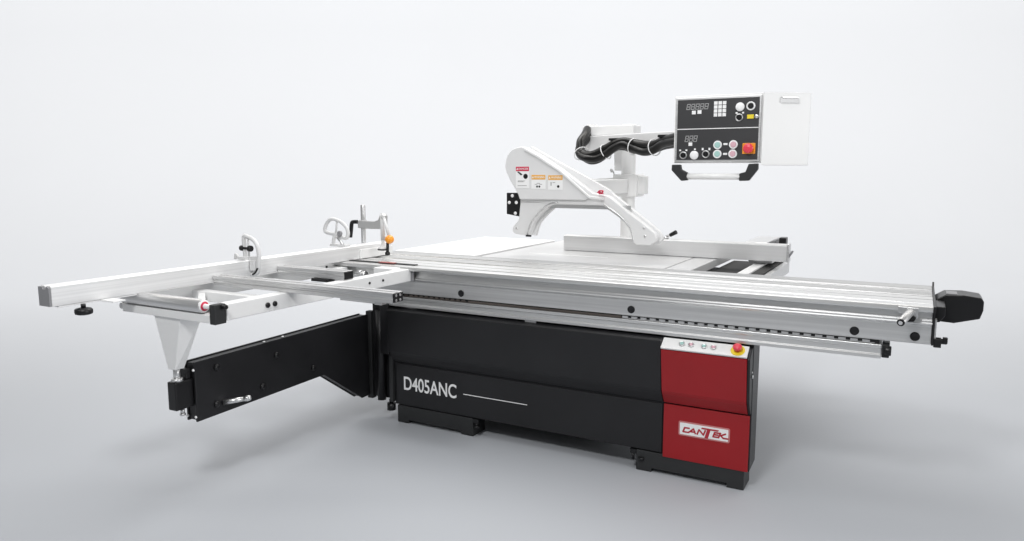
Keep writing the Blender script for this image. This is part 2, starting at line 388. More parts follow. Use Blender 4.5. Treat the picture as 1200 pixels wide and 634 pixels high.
# ================================================================ swing support arm
sa = thing('swing_arm', (-3.10, .04, .1), 'black steel swing arm reaching out to the left from the cabinet', 'support arm')
AX = -3.165
mb = MB(); mb.prism([(.03, .68), (-1.33, .68), (-1.33, .38), (-.404, .385), (-.047, .142), (.03, .142)], 'x', AX-.012, AX)
fp = obj('front_plate', mb, 'black', sa, .003)
mb = MB(); mb.prism([(.03, .674), (-1.322, .674), (-1.322, .386), (-.404, .391), (-.047, .15), (.03, .15)], 'x', AX-.062, AX-.013)
obj('arm_box', mb, 'black', sa, .003)
mb = MB(); mb.prism([(.03, .68), (-1.328, .68), (-1.328, .38), (-.404, .385), (-.047, .142), (.03, .142)], 'x', AX-.075, AX-.0635)
obj('rear_plate', mb, 'black', sa, .003)
for y, z in ((-1.20, .625), (-.79, .595), (-.90, .447), (-.50, .452), (-1.21, .437)):
    mb = MB(); mb.lathe((AX+.0005, y, z), (1, 0, 0), [(0, .017), (.006, .017), (.010, .013), (.012, .004)], 12); obj('bolt', mb, 'rubber', sa)
mb = MB(); mb.cyl((AX+.001, -1.17, .435), (AX+.075, -1.10, .445), .014, .012); mb.lathe((AX+.072, -1.103, .4445), (.07, .07, .01), [(0, .012), (.02, .016), (.035, .012), (.04, .003)])
obj('lock_pin', mb, 'chrome', sa)
for y, z in ((-1.3305, .64), (-1.3305, .405)):
    for dx in (-.008, -.067):
        mb = MB(); mb.lathe((AX+dx, y+.004, z), (0, -1, 0), [(0, .007), (.008, .006), (.010, .002)], 10); obj('screw', mb, 'key', sa)
for y in (-.86, -.72): 
    mb = MB(); mb.lathe((AX-.015, y, .681), (0, 0, 1), [(0, .008), (.004, .007), (.006, .002)], 10); obj('screw', mb, 'key', sa)
mb = MB(); mb.box(AX-.02, AX+.022, .032, .075, .12, .70)
obj('hinge_strip', mb, 'plinth', sa, .004)
mb = MB(); mb.box(-3.142, -2.99, .05, .11, .135, .758); obj('hinge_plate', mb, 'black', sa, .003)
mb = MB(); mb.cyl((-3.06, .02, .13), (-3.06, .02, .72), .028); obj('hinge_pin', mb, 'black', sa)
mb = MB(); mb.box(-3.24, -3.183, -1.43, -1.325, .46, .60)
hd = obj('telescope_head', mb, 'rubber', sa, .006)
mb = MB(); mb.box(-3.235, -3.19, -1.36, -1.334, .601, .65); obj('head_lug', mb, 'black', sa, .003)
mb = MB(); mb.cyl((-3.205, -1.38, .435), (-3.205, -1.38, .459), .010); mb.cyl((-3.205, -1.38, .425), (-3.205, -1.38, .436), .014, n=6); obj('bottom_nut', mb, 'chrome', sa)
mb = MB(); mb.cyl((-3.205, -1.40, .60), (-3.205, -1.40, .675), .016); mb.cyl((-3.205, -1.40, .601), (-3.205, -1.40, .615), .027); obj('support_screw', mb, 'aluf', sa)
sa.rotation_euler.z = math.radians(2.3)

# ================================================================ crosscut (outrigger) table
ot = thing('crosscut_table', (-3.05, -.75, .93), 'white frame of the crosscut table with cross rails, left of the sliding table', 'crosscut table')
mb = MB(); mb.box(-2.835, -2.772, -1.405, -.03, .932, 1.008)
rr = obj('right_rail', mb, 'white', ot, .004)
for dy in (-1.17, -1.125):
    mb = MB(); mb.lathe((-2.772, dy, .966), (1, 0, 0), [(0, .013), (.006, .013), (.009, .008)], 16); obj('bolt', mb, 'rubber', rr)
for dy in (-.42, -.30):
    mb = MB(); mb.lathe((-2.772, dy, .972), (1, 0, 0), [(0, .008), (.004, .007)], 12); obj('bolt', mb, 'rubber', rr)
mb = MB(); mb.box(-2.836, -2.760, -.028, -.012, .930, 1.018); obj('end_cap', mb, 'grey', ot, .002)
mb = MB(); mb.box(-3.432, -3.37, -1.404, -.03, .932, 1.006); obj('left_rail', mb, 'white', ot, .004)
mb = MB(); mb.box(-3.437, -3.365, -.0285, -.018, .93, 1.0); obj('end_cap', mb, 'grey', ot, .002)
mb = MB(); mb.box(-3.404, -2.836, -.66, -.605, .934, .985); obj('cross_member', mb, 'white', ot, .003)
mb = MB(); mb.box(-3.404, -2.836, -1.12, -1.06, .934, .985); obj('cross_member', mb, 'white', ot, .003)
# diagonal brace and near triangle
mb = MB(); mb.hexa([(-3.38, -1.07, .936), (-3.33, -1.07, .936), (-2.92, -1.40, .936), (-2.98, -1.40, .936), (-3.38, -1.07, .978), (-3.33, -1.07, .978), (-2.92, -1.40, .978), (-2.98, -1.40, .978)])
obj('brace', mb, 'white', ot, .003)
mb = MB(); mb.hexa([(-3.36, -.62, .936), (-3.31, -.62, .936), (-2.84, -1.03, .936), (-2.84, -1.08, .936), (-3.36, -.62, .972), (-3.31, -.62, .972), (-2.84, -1.03, .972), (-2.84, -1.08, .972)])
# hooks at the table side
mb = MB(); mb.box(-2.98, -2.836, -.13, -.02, .945, 1.014); mb.box(-3.0, -2.84, -.02, -.013, .94, .975)
obj('carriage_hook', mb, 'white', ot, .004)
mb = MB(); mb.box(-3.39, -3.27, -.12, -.03, .945, .99); mb.box(-3.39, -3.18, -.16, -.10, .930, .944)
obj('carriage_hook', mb, 'white', ot, .004)
mb = MB(); mb.box(-3.40, -3.36, -.125, -.115, .955, 1.0); obj('hook_pad', mb, 'rubber', ot, .002)
mb = MB(); mb.cyl((-3.12, -.09, .95), (-3.07, -.09, .965), .018); mb.cyl((-3.12, -.09, .95), (-3.12, -.09, .985), .012); obj('clamp_knob', mb, 'chrome', ot)
mb = MB(); mb.hexa([(-3.17, -.02, .985), (-3.08, -.02, .985), (-2.98, -.10, .985), (-3.09, -.10, .985), (-3.17, -.02, .998), (-3.08, -.02, .998), (-2.98, -.10, .998), (-3.09, -.10, .998)])
# outer beam with roller
mb = MB(); mb.prism([(-1.465, .925), (-1.405, .925), (-1.405, 1.0), (-1.425, 1.0), (-1.425, .968), (-1.465, .962)], 'x', -3.435, -2.812)
ob = obj('outer_beam', mb, 'white', ot, .003)
mb = MB(); mb.box(-2.811, -2.775, -1.47, -1.407, .922, 1.012); obj('beam_end_cap', mb, 'plinth', ot, .004)
mb = MB(); mb.cyl((-3.425, -1.452, .998), (-2.865, -1.452, .998), .031, n=36); ro = obj('roller', mb, 'aluf', ot, .003)
mb = MB(); mb.lathe((-2.864, -1.452, .998), (1, 0, 0), [(0, .029), (.003, .029), (.003, .021)], 28); obj('roller_ring', mb, 'key', ro)
mb = MB(); mb.lathe((-2.8605, -1.452, .998), (1, 0, 0), [(0, .021), (.002, .021), (.002, .012)], 28); rg = obj('roller_seal', mb, 'hred', ro)
mb = MB(); mb.lathe((-2.859, -1.452, .998), (1, 0, 0), [(0, .012), (.003, .012), (.048, .009)], 20); obj('roller_axle', mb, 'key', ro)
mb = MB(); mb.prism([(-3.49, .985), (-3.436, .985), (-3.436, .95), (-3.465, .945)], 'y', -1.44, -1.40); obj('left_bracket', mb, 'grey', ot, .002)
mb = MB(); mb.cyl((-3.458, -1.455, .948), (-3.458, -1.435, .948), .015); obj('left_bolt', mb, 'chrome', ot)
mb = MB(); mb.cyl((-2.771, -1.43, 1.0), (-2.745, -1.43, 1.0), .010); obj('index_stud', mb, 'rubber', ot)
# tapered support
mb = MB(); zt, zb = .924, .665
mb.hexa([(-3.165, -1.435, zb), (-3.112, -1.435, zb), (-3.112, -1.385, zb), (-3.165, -1.385, zb), (-3.215, -1.455, zt), (-3.03, -1.455, zt), (-2.985, -1.37, zt), (-3.215, -1.37, zt)])
obj('tapered_support', mb, 'white', ot, .004)
# cross slats lying over the frame (top-level, they slide)
def slat(x1, y, z0, z1, w, label):
    t_ = thing('support_bar', (-2.8, y, z0), label, 'support bar', 'aluminium support bars across the crosscut table')
    mb = MB(); mb.prism([(y, z0), (y+w, z0), (y+w, z1), (y+w*.62, z1), (y+w*.62, z1-.006), (y+w*.38, z1-.006), (y+w*.38, z1), (y, z1), (y, z1-.018), (y+.004, z1-.021), (y+.004, z1-.027), (y, z1-.030)], 'x', -3.296, x1)
    obj('bar_profile', mb, 'aluf', t_, .0012, 1)
    mb = MB(); mb.box(x1+.0005, x1+.006, y+.003, y+w-.003, z0+.003, z1-.003); e = obj('end_cap', mb, 'rubber', t_, .002)
    return t_, e
sA, eA = slat(-2.125, -1.045, 1.009, 1.056, .075, 'long aluminium bar nearest the roller, its open black end reaching past the frame')
mb = MB()
for dy, dz in ((.02, .012), (.05, .012), (.02, .034), (.05, .034)): mb.cyl((-2.1195, -1.045+dy, 1.009+dz), (-2.117, -1.045+dy, 1.009+dz), .006, n=12)
obj('cap_screws', mb, 'chrome', eA)
mb = MB(); mb.box(-2.24, -2.20, -1.03, -.99, .992, 1.009); obj('foot_pad', mb, 'aluf', sA, .002)
sB, eB = slat(-2.80, -.60, 1.009, 1.056, .075, 'short aluminium bar with solid black end, nearer the sliding table')
mb = MB(); mb.box(-3.02, -2.90, -.62, -.56, .992, 1.008); obj('rubber_pad', mb, 'rubber', sB, .002)

# ================================================================ crosscut fence
cf = thing('crosscut_fence', (-3.34, -.7, T), 'long pale aluminium crosscut fence running out over the left frame', 'fence')
FZ = 1.052
mb = MB(); mb.prism([(-3.30, T+.003), (-3.30, 1.108), (-3.306, 1.112), (-3.325, 1.112), (-3.325, 1.106), (-3.345, 1.106), (-3.345, 1.112), (-3.372, 1.112), (-3.38, 1.106), (-3.38, T+.003)], 'y', -1.868, .46)
fb = obj('fence_profile', mb, 'aluy', cf, .0015, 1)
mb = MB(); mb.prism([(-3.301, T+.004), (-3.301, 1.105), (-3.318, 1.112), (-3.325, 1.098), (-3.345, 1.098), (-3.352, 1.11), (-3.379, 1.108), (-3.379, T+.004)], 'y', -1.878, -1.8685)
obj('fence_end_cap', mb, 'grey', cf, .001)
mb = MB(); mb.prism([(-3.302, T-.004), (-3.378, T-.004), (-3.378, T+.002), (-3.302, T+.002)], 'y', -1.84, -1.45); obj('under_plate', mb, 'white', cf, .001)
mb = MB(); mb.cyl((-3.30, -1.735, 1.0), (-3.30, -1.735, T-.005), .010); mb.lathe((-3.30, -1.735, .968), (0, 0, 1), [(0, .026), (.004, .036), (.010, .038), (.022, .038), (.028, .032), (.032, .012)], 10)
obj('star_knob', mb, 'rubber', cf)
mb = MB(); mb.box(-3.296, -3.20, -1.66, -1.60, T-.003, T+.003); obj('knob_tab', mb, 'white', cf, .001)
mb = MB(); y = -1.80
while y < .1: mb.box(-3.344, -3.334, y, y+.0015, 1.1065, 1.1069); y += .02
obj('scale_marks', mb, 'grey', cf)
mb = MB(); mb.box(-3.299, -3.285, .12, .455, T+.004, 1.085); obj('sacrificial_block', mb, 'white', cf, .003)

# ================================================================ flip stops
def stop(name_loc, label):
    return thing('flip_stop', name_loc, label, 'flip stop', 'flip stops on the crosscut fence')
f1 = stop((-3.31, -.78, 1.03), 'upright silver flip stop with black knob, midway along the pale fence')
y = -.78
loop = [(-3.352, 1.238), (-3.322, 1.238), (-3.285, 1.226), (-3.256, 1.202), (-3.243, 1.165), (-3.242, 1.12), (-3.252, 1.06), (-3.275, 1.034), (-3.318, 1.030), (-3.340, 1.045), (-3.344, 1.10), (-3.350, 1.16)]
mb = MB(); mb.tube([(a_, y, b_) for a_, b_ in loop], .012, 12, 3, True); fl = obj('stop_loop', mb, 'cast', f1)
mb = MB(); mb.prism([(-3.345, 1.125), (-3.250, 1.135), (-3.248, 1.11), (-3.258, 1.058), (-3.278, 1.038), (-3.315, 1.034), (-3.338, 1.05)], 'y', y-.004, y+.004); obj('stop_plate', mb, 'cast', fl, .002)
mb = MB(); mb.cyl((-3.318, y, 1.13), (-3.322, y, 1.235), .006); obj('loop_bar', mb, 'cast', fl)
mb = MB(); mb.lathe((-3.37, y-.01, 1.175), (1, 0, 0), [(0, .015), (.018, .016), (.020, .007), (.060, .007), (.062, .017), (.084, .017)]); obj('stop_knob', mb, 'rubber', f1, .003)
mb = MB(); mb.tube([(-3.345, y-.02, 1.10), (-3.375, y-.02, 1.118), (-3.40, y-.02, 1.14), (-3.405, y-.02, 1.112)], .008); mb.box(-3.375, -3.315, y-.03, y+.03, 1.1125, 1.128); obj('stop_clamp', mb, 'cast', f1)
mb = MB(); mb.box(-3.296, -3.262, y-.02, y+.02, T+.034, 1.11); obj('stop_foot', mb, 'cast', f1, .003)
mb = MB(); mb.tube([(-3.285, y-.012, 1.032), (-3.262, y-.012, 1.045), (-3.244, y-.012, 1.07)], .005); obj('rubber_edge', mb, 'rubber', f1)
f2 = stop((-3.38, .05, 1.11), 'silver flip stop swung up, nearest the clamp post on the fence')
y = .02
loop = [(-3.497, 1.205), (-3.490, 1.245), (-3.465, 1.275), (-3.434, 1.288), (-3.395, 1.282), (-3.355, 1.268), (-3.318, 1.240), (-3.303, 1.205), (-3.312, 1.172), (-3.340, 1.168), (-3.395, 1.188), (-3.450, 1.192)]
mb = MB(); mb.tube([(a_, y, b_) for a_, b_ in loop], .012, 12, 3, True); fl = obj('stop_loop', mb, 'cast', f2)
mb = MB(); mb.cyl((-3.405, y, 1.19), (-3.395, y, 1.278), .0065); obj('loop_bar', mb, 'cast', fl)
mb = MB(); mb.tube([(-3.405, y, 1.195), (-3.425, y, 1.16), (-3.43, y, 1.118)], .012); mb.box(-3.44, -3.31, y-.025, y+.025, 1.1125, 1.126); obj('stop_clamp', mb, 'cast', f2)
mb = MB(); mb.tube([(-3.385, y-.012, 1.17), (-3.36, y-.012, 1.15), (-3.338, y-.012, 1.122)], .009); obj('stop_lever', mb, 'chrome', f2)
mb = MB(); mb.lathe((-3.358, y-.012, 1.195), (0, -1, .2), [(0, .018), (.012, .018), (.016, .012)], 18); obj('stop_knob', mb, 'grey', f2)

# ================================================================ workpiece clamp
wc = thing('workpiece_clamp', (-3.355, .27, 1.112), 'workpiece clamp on a steel post with orange ball lever above the fence end', 'clamp')
y = .27
mb = MB(); mb.cyl((-3.385, y, 1.1125), (-3.385, y, 1.372), .017, n=24); obj('clamp_post', mb, 'aluf', wc, .003)
mb = MB(); mb.prism([(-3.41, 1.265), (-3.41, 1.215), (-3.36, 1.212), (-3.225, 1.214), (-3.190, 1.225), (-3.172, 1.24), (-3.168, 1.305), (-3.185, 1.322), (-3.215, 1.318), (-3.236, 1.275), (-3.27, 1.264)], 'y', y-.030, y-.008)
mb.cyl((-3.385, y, 1.212), (-3.385, y, 1.268), .027)
obj('clamp_arm', mb, paint('clamp_grey', (.42, .42, .42), .45, .04, .02), wc, .004)
mb = MB(); mb.tube([(-3.41, y-.03, 1.256), (-3.435, y-.035, 1.256), (-3.455, y-.035, 1.248), (-3.463, y-.035, 1.20), (-3.472, y-.035, 1.150)], .0135); obj('ratchet_lever', mb, 'rubber', wc)
mb = MB(); mb.cyl((-3.19, y-.038, 1.315), (-3.19, y-.038, 1.14), .015); mb.lathe((-3.19, y-.038, 1.085), (0, 0, 1), [(0, .034), (.006, .036), (.012, .026), (.03, .012), (.05, .012)]); obj('clamp_spindle', mb, 'cast', wc)
mb = MB(); mb.cyl((-3.19, y-.038, 1.0765), (-3.19, y-.038, 1.0845), .037); obj('pressure_pad', mb, 'rubber', wc, .002)
mb = MB(); mb.cyl((-3.172, y-.05, 1.30), (-3.120, y-.06, 1.17), .010); mb.cyl((-3.185, y-.045, 1.295), (-3.165, y-.052, 1.315), .013); lv = obj('lever_rod', mb, 'cast', wc)
mb = MB(); mb.lathe((-3.118, y-.06, 1.125), (0, 0, 1), [(0, .008), (.006, .020), (.016, .028), (.028, .031), (.040, .028), (.050, .020), (.056, .008)], 28); obj('ball_knob', mb, 'orange', lv)
mb = MB(); mb.cyl((-3.145, y-.05, 1.055), (-3.142, y-.05, 1.13), .010); mb.lathe((-3.145, y-.05, 1.045), (0, 0, 1), [(0, .012), (.006, .017), (.018, .017), (.024, .012)], 16); obj('end_screw', mb, 'rubber', wc)

# ================================================================ rip fence
rf = thing('rip_fence', (-1.5, 1.31, T), 'broad pale aluminium rip fence lying across the back of the saw table', 'fence')
mb = MB(); mb.prism([(1.29, T+.002), (1.29, 1.125), (1.296, 1.132), (1.35, 1.134), (1.36, 1.128), (1.36, T+.002)], 'x', -2.36, -.80)
obj('fence_beam', mb, brushed('aluminium_rip_fence', (.70, .70, .70), .45, 'x', .45, .05), rf, .002)
mb = MB(); mb.box(-.799, -.788, 1.288, 1.362, T+.001, 1.136); ec = obj('end_plate', mb, 'aluf', rf, .001)
mb = MB(); mb.prism([(-.787, 1.05), (-.765, 1.085), (-.765, 1.095), (-.775, 1.095), (-.787, 1.07)], 'y', 1.30, 1.32); obj('end_lever', mb, 'grey', rf, .001)
mb = MB(); mb.box(-1.075, -.935, 1.362, 1.85, 1.09, 1.135); fh = obj('fence_head', mb, 'aluf', rf, .004)
mb = MB(); mb.box(-.934, -.920, 1.362, 1.85, 1.085, 1.120); obj('head_groove', mb, 'rubber', rf, .002)
mb = MB(); mb.box(-.90, -.855, 1.60, 1.68, 1.08, 1.15); obj('fine_adjust_knob', mb, 'rubber', rf, .004)
mb = MB(); mb.box(-1.05, -.90, 1.363, 1.80, .998, 1.088); obj('head_body', mb, 'cast', rf, .004)
mb = MB(); mb.cyl((-1.60, 1.325, 1.134), (-1.60, 1.325, 1.15), .018); mb.cyl((-1.60, 1.325, 1.15), (-1.56, 1.315, 1.163), .008); sc_ = obj('lock_screw', mb, 'chrome', rf)
mb = MB(); mb.cyl((-1.57, 1.315, 1.16), (-1.522, 1.305, 1.186), .0125, .015); obj('lever_grip', mb, 'rubber', rf, .003)

# ================================================================ blade guard
bg = thing('blade_guard', (-2.0, .87, 1.13), 'pale grey arched overhead blade guard with three warning labels', 'blade guard')
GY = .83
top_arc = smooth2([(-2.501, 1.263), (-2.488, 1.409), (-2.508, 1.461), (-2.560, 1.54), (-2.592, 1.61), (-2.590, 1.665), (-2.570, 1.715), (-2.528, 1.748), (-2.470, 1.760), (-2.439, 1.750)], 4)
right_arm = [(-2.339, 1.700), (-2.170, 1.601), (-1.956, 1.455), (-1.862, 1.440)]
arch = smooth2([(-1.676, 1.150), (-1.684, 1.19), (-1.708, 1.244), (-1.771, 1.310), (-1.882, 1.376)], 4) + smooth2([(-2.200, 1.376), (-2.255, 1.368), (-2.311, 1.332), (-2.387, 1.251), (-2.423, 1.155)], 4)
foot = smooth2([(-2.520, 1.165), (-2.545, 1.178), (-2.548, 1.208), (-2.525, 1.240)], 3)
mb = MB(); mb.prism(top_arc + right_arm + smooth2([(-1.836, 1.430), (-1.70, 1.33), (-1.564, 1.235), (-1.523, 1.195), (-1.520, 1.160), (-1.562, 1.131)], 3) + [(-1.652, 1.130)] + arch + foot, 'y', GY+.022, GY+.085)
fr_ = obj('guard_frame', mb, 'gpaint', bg, .006, 3)
mb = MB(); mb.prism([(-2.483, 1.405)] + [p for p in top_arc[5:]] + [(-2.339, 1.692), (-2.170, 1.592), (-1.965, 1.428), (-2.0, 1.408)], 'y', GY, GY+.021)
gc = obj('guard_cover', mb, 'gpaint', bg, .007, 3)
# bright ridge along the slope
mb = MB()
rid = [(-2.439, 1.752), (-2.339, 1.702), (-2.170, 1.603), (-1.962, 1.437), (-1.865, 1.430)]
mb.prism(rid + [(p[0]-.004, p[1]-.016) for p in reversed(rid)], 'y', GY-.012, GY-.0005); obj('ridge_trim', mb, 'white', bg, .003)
# second, rear slope reaching to the right foot
mb = MB(); q = smooth2([(-2.44, 1.765), (-2.225, 1.655), (-1.885, 1.485), (-1.836, 1.447), (-1.564, 1.250), (-1.510, 1.200), (-1.500, 1.165), (-1.53, 1.135)], 3)
mb.prism(q + [(-1.545, 1.16), (-1.575, 1.205), (-1.86, 1.41), (-2.2, 1.55), (-2.42, 1.70)], 'y', GY+.0855, GY+.125); obj('rear_cover', mb, 'gpaint', bg, .006, 3)
for path in ([(-1.668, 1.155), (-1.676, 1.19), (-1.700, 1.246), (-1.763, 1.314), (-1.872, 1.382)], [(-2.205, 1.388), (-2.262, 1.378), (-2.320, 1.338), (-2.397, 1.255), (-2.432, 1.160)]):
    mb = MB(); mb.tube([(a_, GY+.019, b_) for a_, b_ in path], .0055, 8, 4); obj('arch_lip', mb, 'aluf', bg)
def rim(P, off):
    Q = []
    for i, p in enumerate(P):
        a_, b_ = Vector(P[max(i-1, 0)]), Vector(P[min(i+1, len(P)-1)]); d_ = (b_-a_).normalized(); Q.append((p[0]-d_.y*off, p[1]+d_.x*off))
    return Q
for P_, off in ((smooth2([(-1.690, 1.150), (-1.696, 1.19), (-1.718, 1.240), (-1.781, 1.303), (-1.895, 1.3745)], 4), .024), (smooth2([(-2.205, 1.3735), (-2.255, 1.362), (-2.305, 1.325), (-2.380, 1.246), (-2.414, 1.155)], 4), .024)):
    mb = MB(); mb.prism(rim(P_, -.022) + rim(P_, off-.012)[::-1], 'y', GY+.0856, GY+.118); obj('arch_rim', mb, 'cast', bg, .003)
mb = MB(); mb.box(-2.40, -1.70, GY+.05, GY+.0515, 1.35, 1.377); obj('top_rim', mb, 'aluf', bg)
mb = MB(); mb.tube([(-2.485, GY+.021, 1.388), (-2.20, GY+.021, 1.388)], .003, 8, 1); obj('seam_line', mb, 'aluf', bg)
mb = MB(); mb.prism([(-2.44, 1.151), (-2.40, 1.151), (-2.40, 1.163), (-2.44, 1.163)], 'y', GY+.012, GY+.02); obj('foot_stud', mb, 'rubber', bg)
for x_, z_ in ((-2.515, 1.205), (-1.592, 1.19), (-1.60, 1.24)):
    mb = MB(); mb.lathe((x_, GY+.0225, z_), (0, -1, 0), [(0, .009), (.004, .008), (.005, .002)], 14); obj('screw', mb, 'chrome', bg)
mb = MB(); mb.prism([(-2.600, 1.448), (-2.514, 1.449), (-2.480, 1.374), (-2.500, 1.286), (-2.600, 1.301)], 'y', GY+.03, GY+.045)
bk = obj('black_bracket', mb, 'rubber', bg, .003)
for x_, z_ in ((-2.554, 1.428), (-2.578, 1.381), (-2.523, 1.382), (-2.530, 1.308)):
    mb = MB(); mb.lathe((x_, GY+.0295, z_), (0, -1, 0), [(0, .012), (.003, .011), (.004, .003)], 16); obj('screw', mb, 'key', bk)
# labels
def label(x0, x1, z0, z1, head, hm, word, extra):
    mb = MB(); mb.box(x0, x1, GY-.0016, GY-.0004, z0, z1); lb = obj('warning_label', mb, 'key', bg)
    mb = MB(); mb.box(x0+.001, x1-.001, GY-.0026, GY-.0017, z1-head, z1-.001); hd_ = obj('label_header', mb, hm, bg)
    text_obj('header_lettering', word, 'key', hd_, (x0+.022, GY-.0027, z1-head*.72), (1, 0, 0), (0, 0, 1), (x1-x0)-.03, head*.45)
    mb = MB(); mb.prism([(x0+.006, z1-head*.72), (x0+.018, z1-head*.72), (x0+.012, z1-head*.25)], 'y', GY-.0036, GY-.0027); obj('header_triangle', mb, 'key', hd_)
    mb = MB()
    for f_ in extra: f_(mb)
    obj('label_pictogram', mb, 'rubber', lb)
yk = GY-.0022
def line(x0, x1, z): return lambda mb: mb.box(x0, x1, yk, yk+.0004, z, z+.0022)
label(-2.510, -2.408, 1.482, 1.628, .031, 'hred', 'DANGER',
      [lambda mb: mb.cyl((-2.435, yk-.0004, 1.562), (-2.435, yk+.0004, 1.562), .017), lambda mb: mb.prism([(-2.500, 1.592), (-2.488, 1.594), (-2.458, 1.575), (-2.470, 1.568)], 'y', yk-.0006, yk+.0002),
       line(-2.495, -2.44, 1.53), line(-2.495, -2.45, 1.524), line(-2.495, -2.425, 1.498)])
label(-2.390, -2.284, 1.478, 1.573, .032, 'horange', 'WARNING',
      [lambda mb: mb.cyl((-2.347, yk-.0004, 1.494), (-2.347, yk+.0004, 1.494), .007), lambda mb: mb.cyl((-2.330, yk-.0004, 1.494), (-2.330, yk+.0004, 1.494), .007), line(-2.365, -2.345, 1.508), line(-2.33, -2.31, 1.508), line(-2.35, -2.325, 1.515)])
label(-2.265, -2.158, 1.474, 1.571, .032, 'horange', 'WARNING',
      [lambda mb: mb.cyl((-2.190, yk-.0004, 1.496), (-2.190, yk+.0004, 1.496), .009), lambda mb: mb.box(-2.245, -2.241, yk, yk+.0004, 1.50, 1.525), line(-2.232, -2.212, 1.52)])
text_obj('size_mark', '42', 'hred', fr_, (-1.905, GY-.002, 1.450), (1, 0, 0), (0, 0, 1), .04, .026, depth=.0226, weight=.02)
# arm that carries the guard from the column
ga = thing('guard_arm', (-2.1, 1.45, 1.40), 'white box arm clamped round the column, reaching to the blade guard', 'arm')
mb = MB(); mb.box(-2.175, -2.055, .958, 1.80, 1.43, 1.535); obj('box_arm', mb, 'white', ga, .006)
mb = MB(); mb.prism([(-2.40, 1.425), (-2.40, 1.535), (-2.20, 1.545), (-2.19, 1.42)], 'y', 1.84, 1.93); obj('side_arm', mb, 'white', ga, .005)
mb = MB(); mb.box(-2.187, -1.99, 1.81, 2.0, 1.40, 1.572); mb.cyl((-1.99, 1.90, 1.42), (-1.99, 1.90, 1.56), .06); obj('collar', mb, 'white', ga, .008)
mb = MB(); mb.tube([(-2.17, 1.80, 1.572), (-2.185, 1.80, 1.60), (-2.20, 1.80, 1.61), (-2.19, 1.80, 1.585)], .006); obj('clamp_lever', mb, 'chrome', ga)

# ================================================================ console arm
ca = thing('console_arm', (-2.09, 1.9, 1.75), 'white jointed arm on top of the column carrying the control console', 'arm')
mb = MB(); mb.box(-2.44, -2.02, 1.80, 1.97, 1.870, 1.945); obj('upper_link', mb, 'white', ca, .006)
mb = MB(); mb.cyl((-2.40, 1.87, 1.946), (-2.40, 1.87, 1.962), .03); mb.cyl((-2.35, 1.87, 1.946), (-2.35, 1.87, 1.958), .012); obj('joint_cap', mb, 'cast', ca, .002)
mb = MB()
pA = Vector((-2.42, 1.83, 0)); pB = Vector((-1.25, 1.20, 0)); d = (pB-pA).normalized(); n_ = Vector((-d.y, d.x, 0))*.035
mb.hexa([pA-n_+Vector((0,0,1.735)), pB-n_+Vector((0,0,1.80)), pB+n_+Vector((0,0,1.80)), pA+n_+Vector((0,0,1.735)),
         pA-n_+Vector((0,0,1.866)), pB-n_+Vector((0,0,1.866)), pB+n_+Vector((0,0,1.866)), pA+n_+Vector((0,0,1.866))])
obj('lower_link', mb, 'cast', ca, .006)
# hose bundle
ho = thing('cable_bundle', (-1.95, 1.45, 1.68), 'bundle of three black cable hoses looping from the arm joint to the console', 'cable hose')
hp = [(-2.40, 1.80, 1.90), (-2.376, 1.70, 1.85), (-2.371, 1.60, 1.793), (-2.341, 1.55, 1.728), (-2.264, 1.50, 1.694), (-2.188, 1.48, 1.700), (-2.107, 1.46, 1.736), (-2.028, 1.44, 1.776), (-1.956, 1.42, 1.786), (-1.878, 1.40, 1.768), (-1.774, 1.35, 1.752), (-1.69, 1.30, 1.757), (-1.604, 1.25, 1.783), (-1.44, 1.12, 1.802)]
for k_, (dy, dz, wv) in enumerate(((0, .021, .004), (-.022, -.014, .010), (.024, -.014, .007))):
    mb = MB(); mb.tube([(x_, y_+dy, z_+dz+wv*math.sin(i*1.5+k_*2)) for i, (x_, y_, z_) in enumerate(hp)], .031 if k_ == 0 else .028, 14, 5)
    obj('hose', mb, 'hose', ho)
for i, tilt in ((3, .5), (6, -.35), (9, .05), (11, .1)):
    p_ = Vector(hp[i]); dd = (Vector(hp[i+1]) - Vector(hp[i-1])).normalized(); u_ = dd.orthogonal().normalized(); w_ = dd.cross(u_)
    mb = MB(); mb.tube([p_ + (u_*math.cos(t_*math.pi/6) + w_*math.sin(t_*math.pi/6))*.056 for t_ in range(12)], .0035, 8, 2, True); obj('cable_tie', mb, 'key', ho)
for i in (7, 12):
    p_ = Vector(hp[i]); mb = MB(); mb.box(p_.x-.045, p_.x+.045, p_.y-.02, p_.y+.05, p_.z+.038, p_.z+.056); obj('hose_clip', mb, 'rubber', ho, .003)

# ================================================================ control console
cc = thing('control_console', (-1.1, 1.1, 1.64), 'white control console with black button panel, hanging above the saw', 'control panel')
PY = .99
def cp(X, Y): return (-1.461 + (X-68)/538*.521, 2.05 - (Y-72)/418*.395)
pk = .521/538
mb = MB(); mb.prism([(-1.468, PY+.012), (-.938, PY+.012), (-.915, PY+.03), (-.915, 1.22), (-1.468, 1.22)], 'z', 1.648, 2.060)
cbx = obj('console_box', mb, 'white', cc, .005)
mb = MB(); mb.prism([(-.932, PY+.006), (-.690, 1.185), (-.715, 1.235), (-.912, 1.10), (-.914, PY+.03)], 'z', 1.632, 2.062)
sd = obj('side_door', mb, 'white', cc, .006)
dvec = Vector((.242, .179, 0)).normalized(); nv = Vector((dvec.y, -dvec.x, 0)); base = Vector((-.932, PY+.006, 0))
def dp(u, z, h): return base + dvec*u + nv*h + Vector((0, 0, z))
mb = MB(); mb.hexa([dp(.105, 2.00, .0005), dp(.225, 2.00, .0005), dp(.225, 2.00, .004), dp(.105, 2.00, .004), dp(.105, 2.028, .0005), dp(.225, 2.028, .0005), dp(.225, 2.028, .004), dp(.105, 2.028, .004)])
obj('door_pull', mb, 'cast', sd, .002)
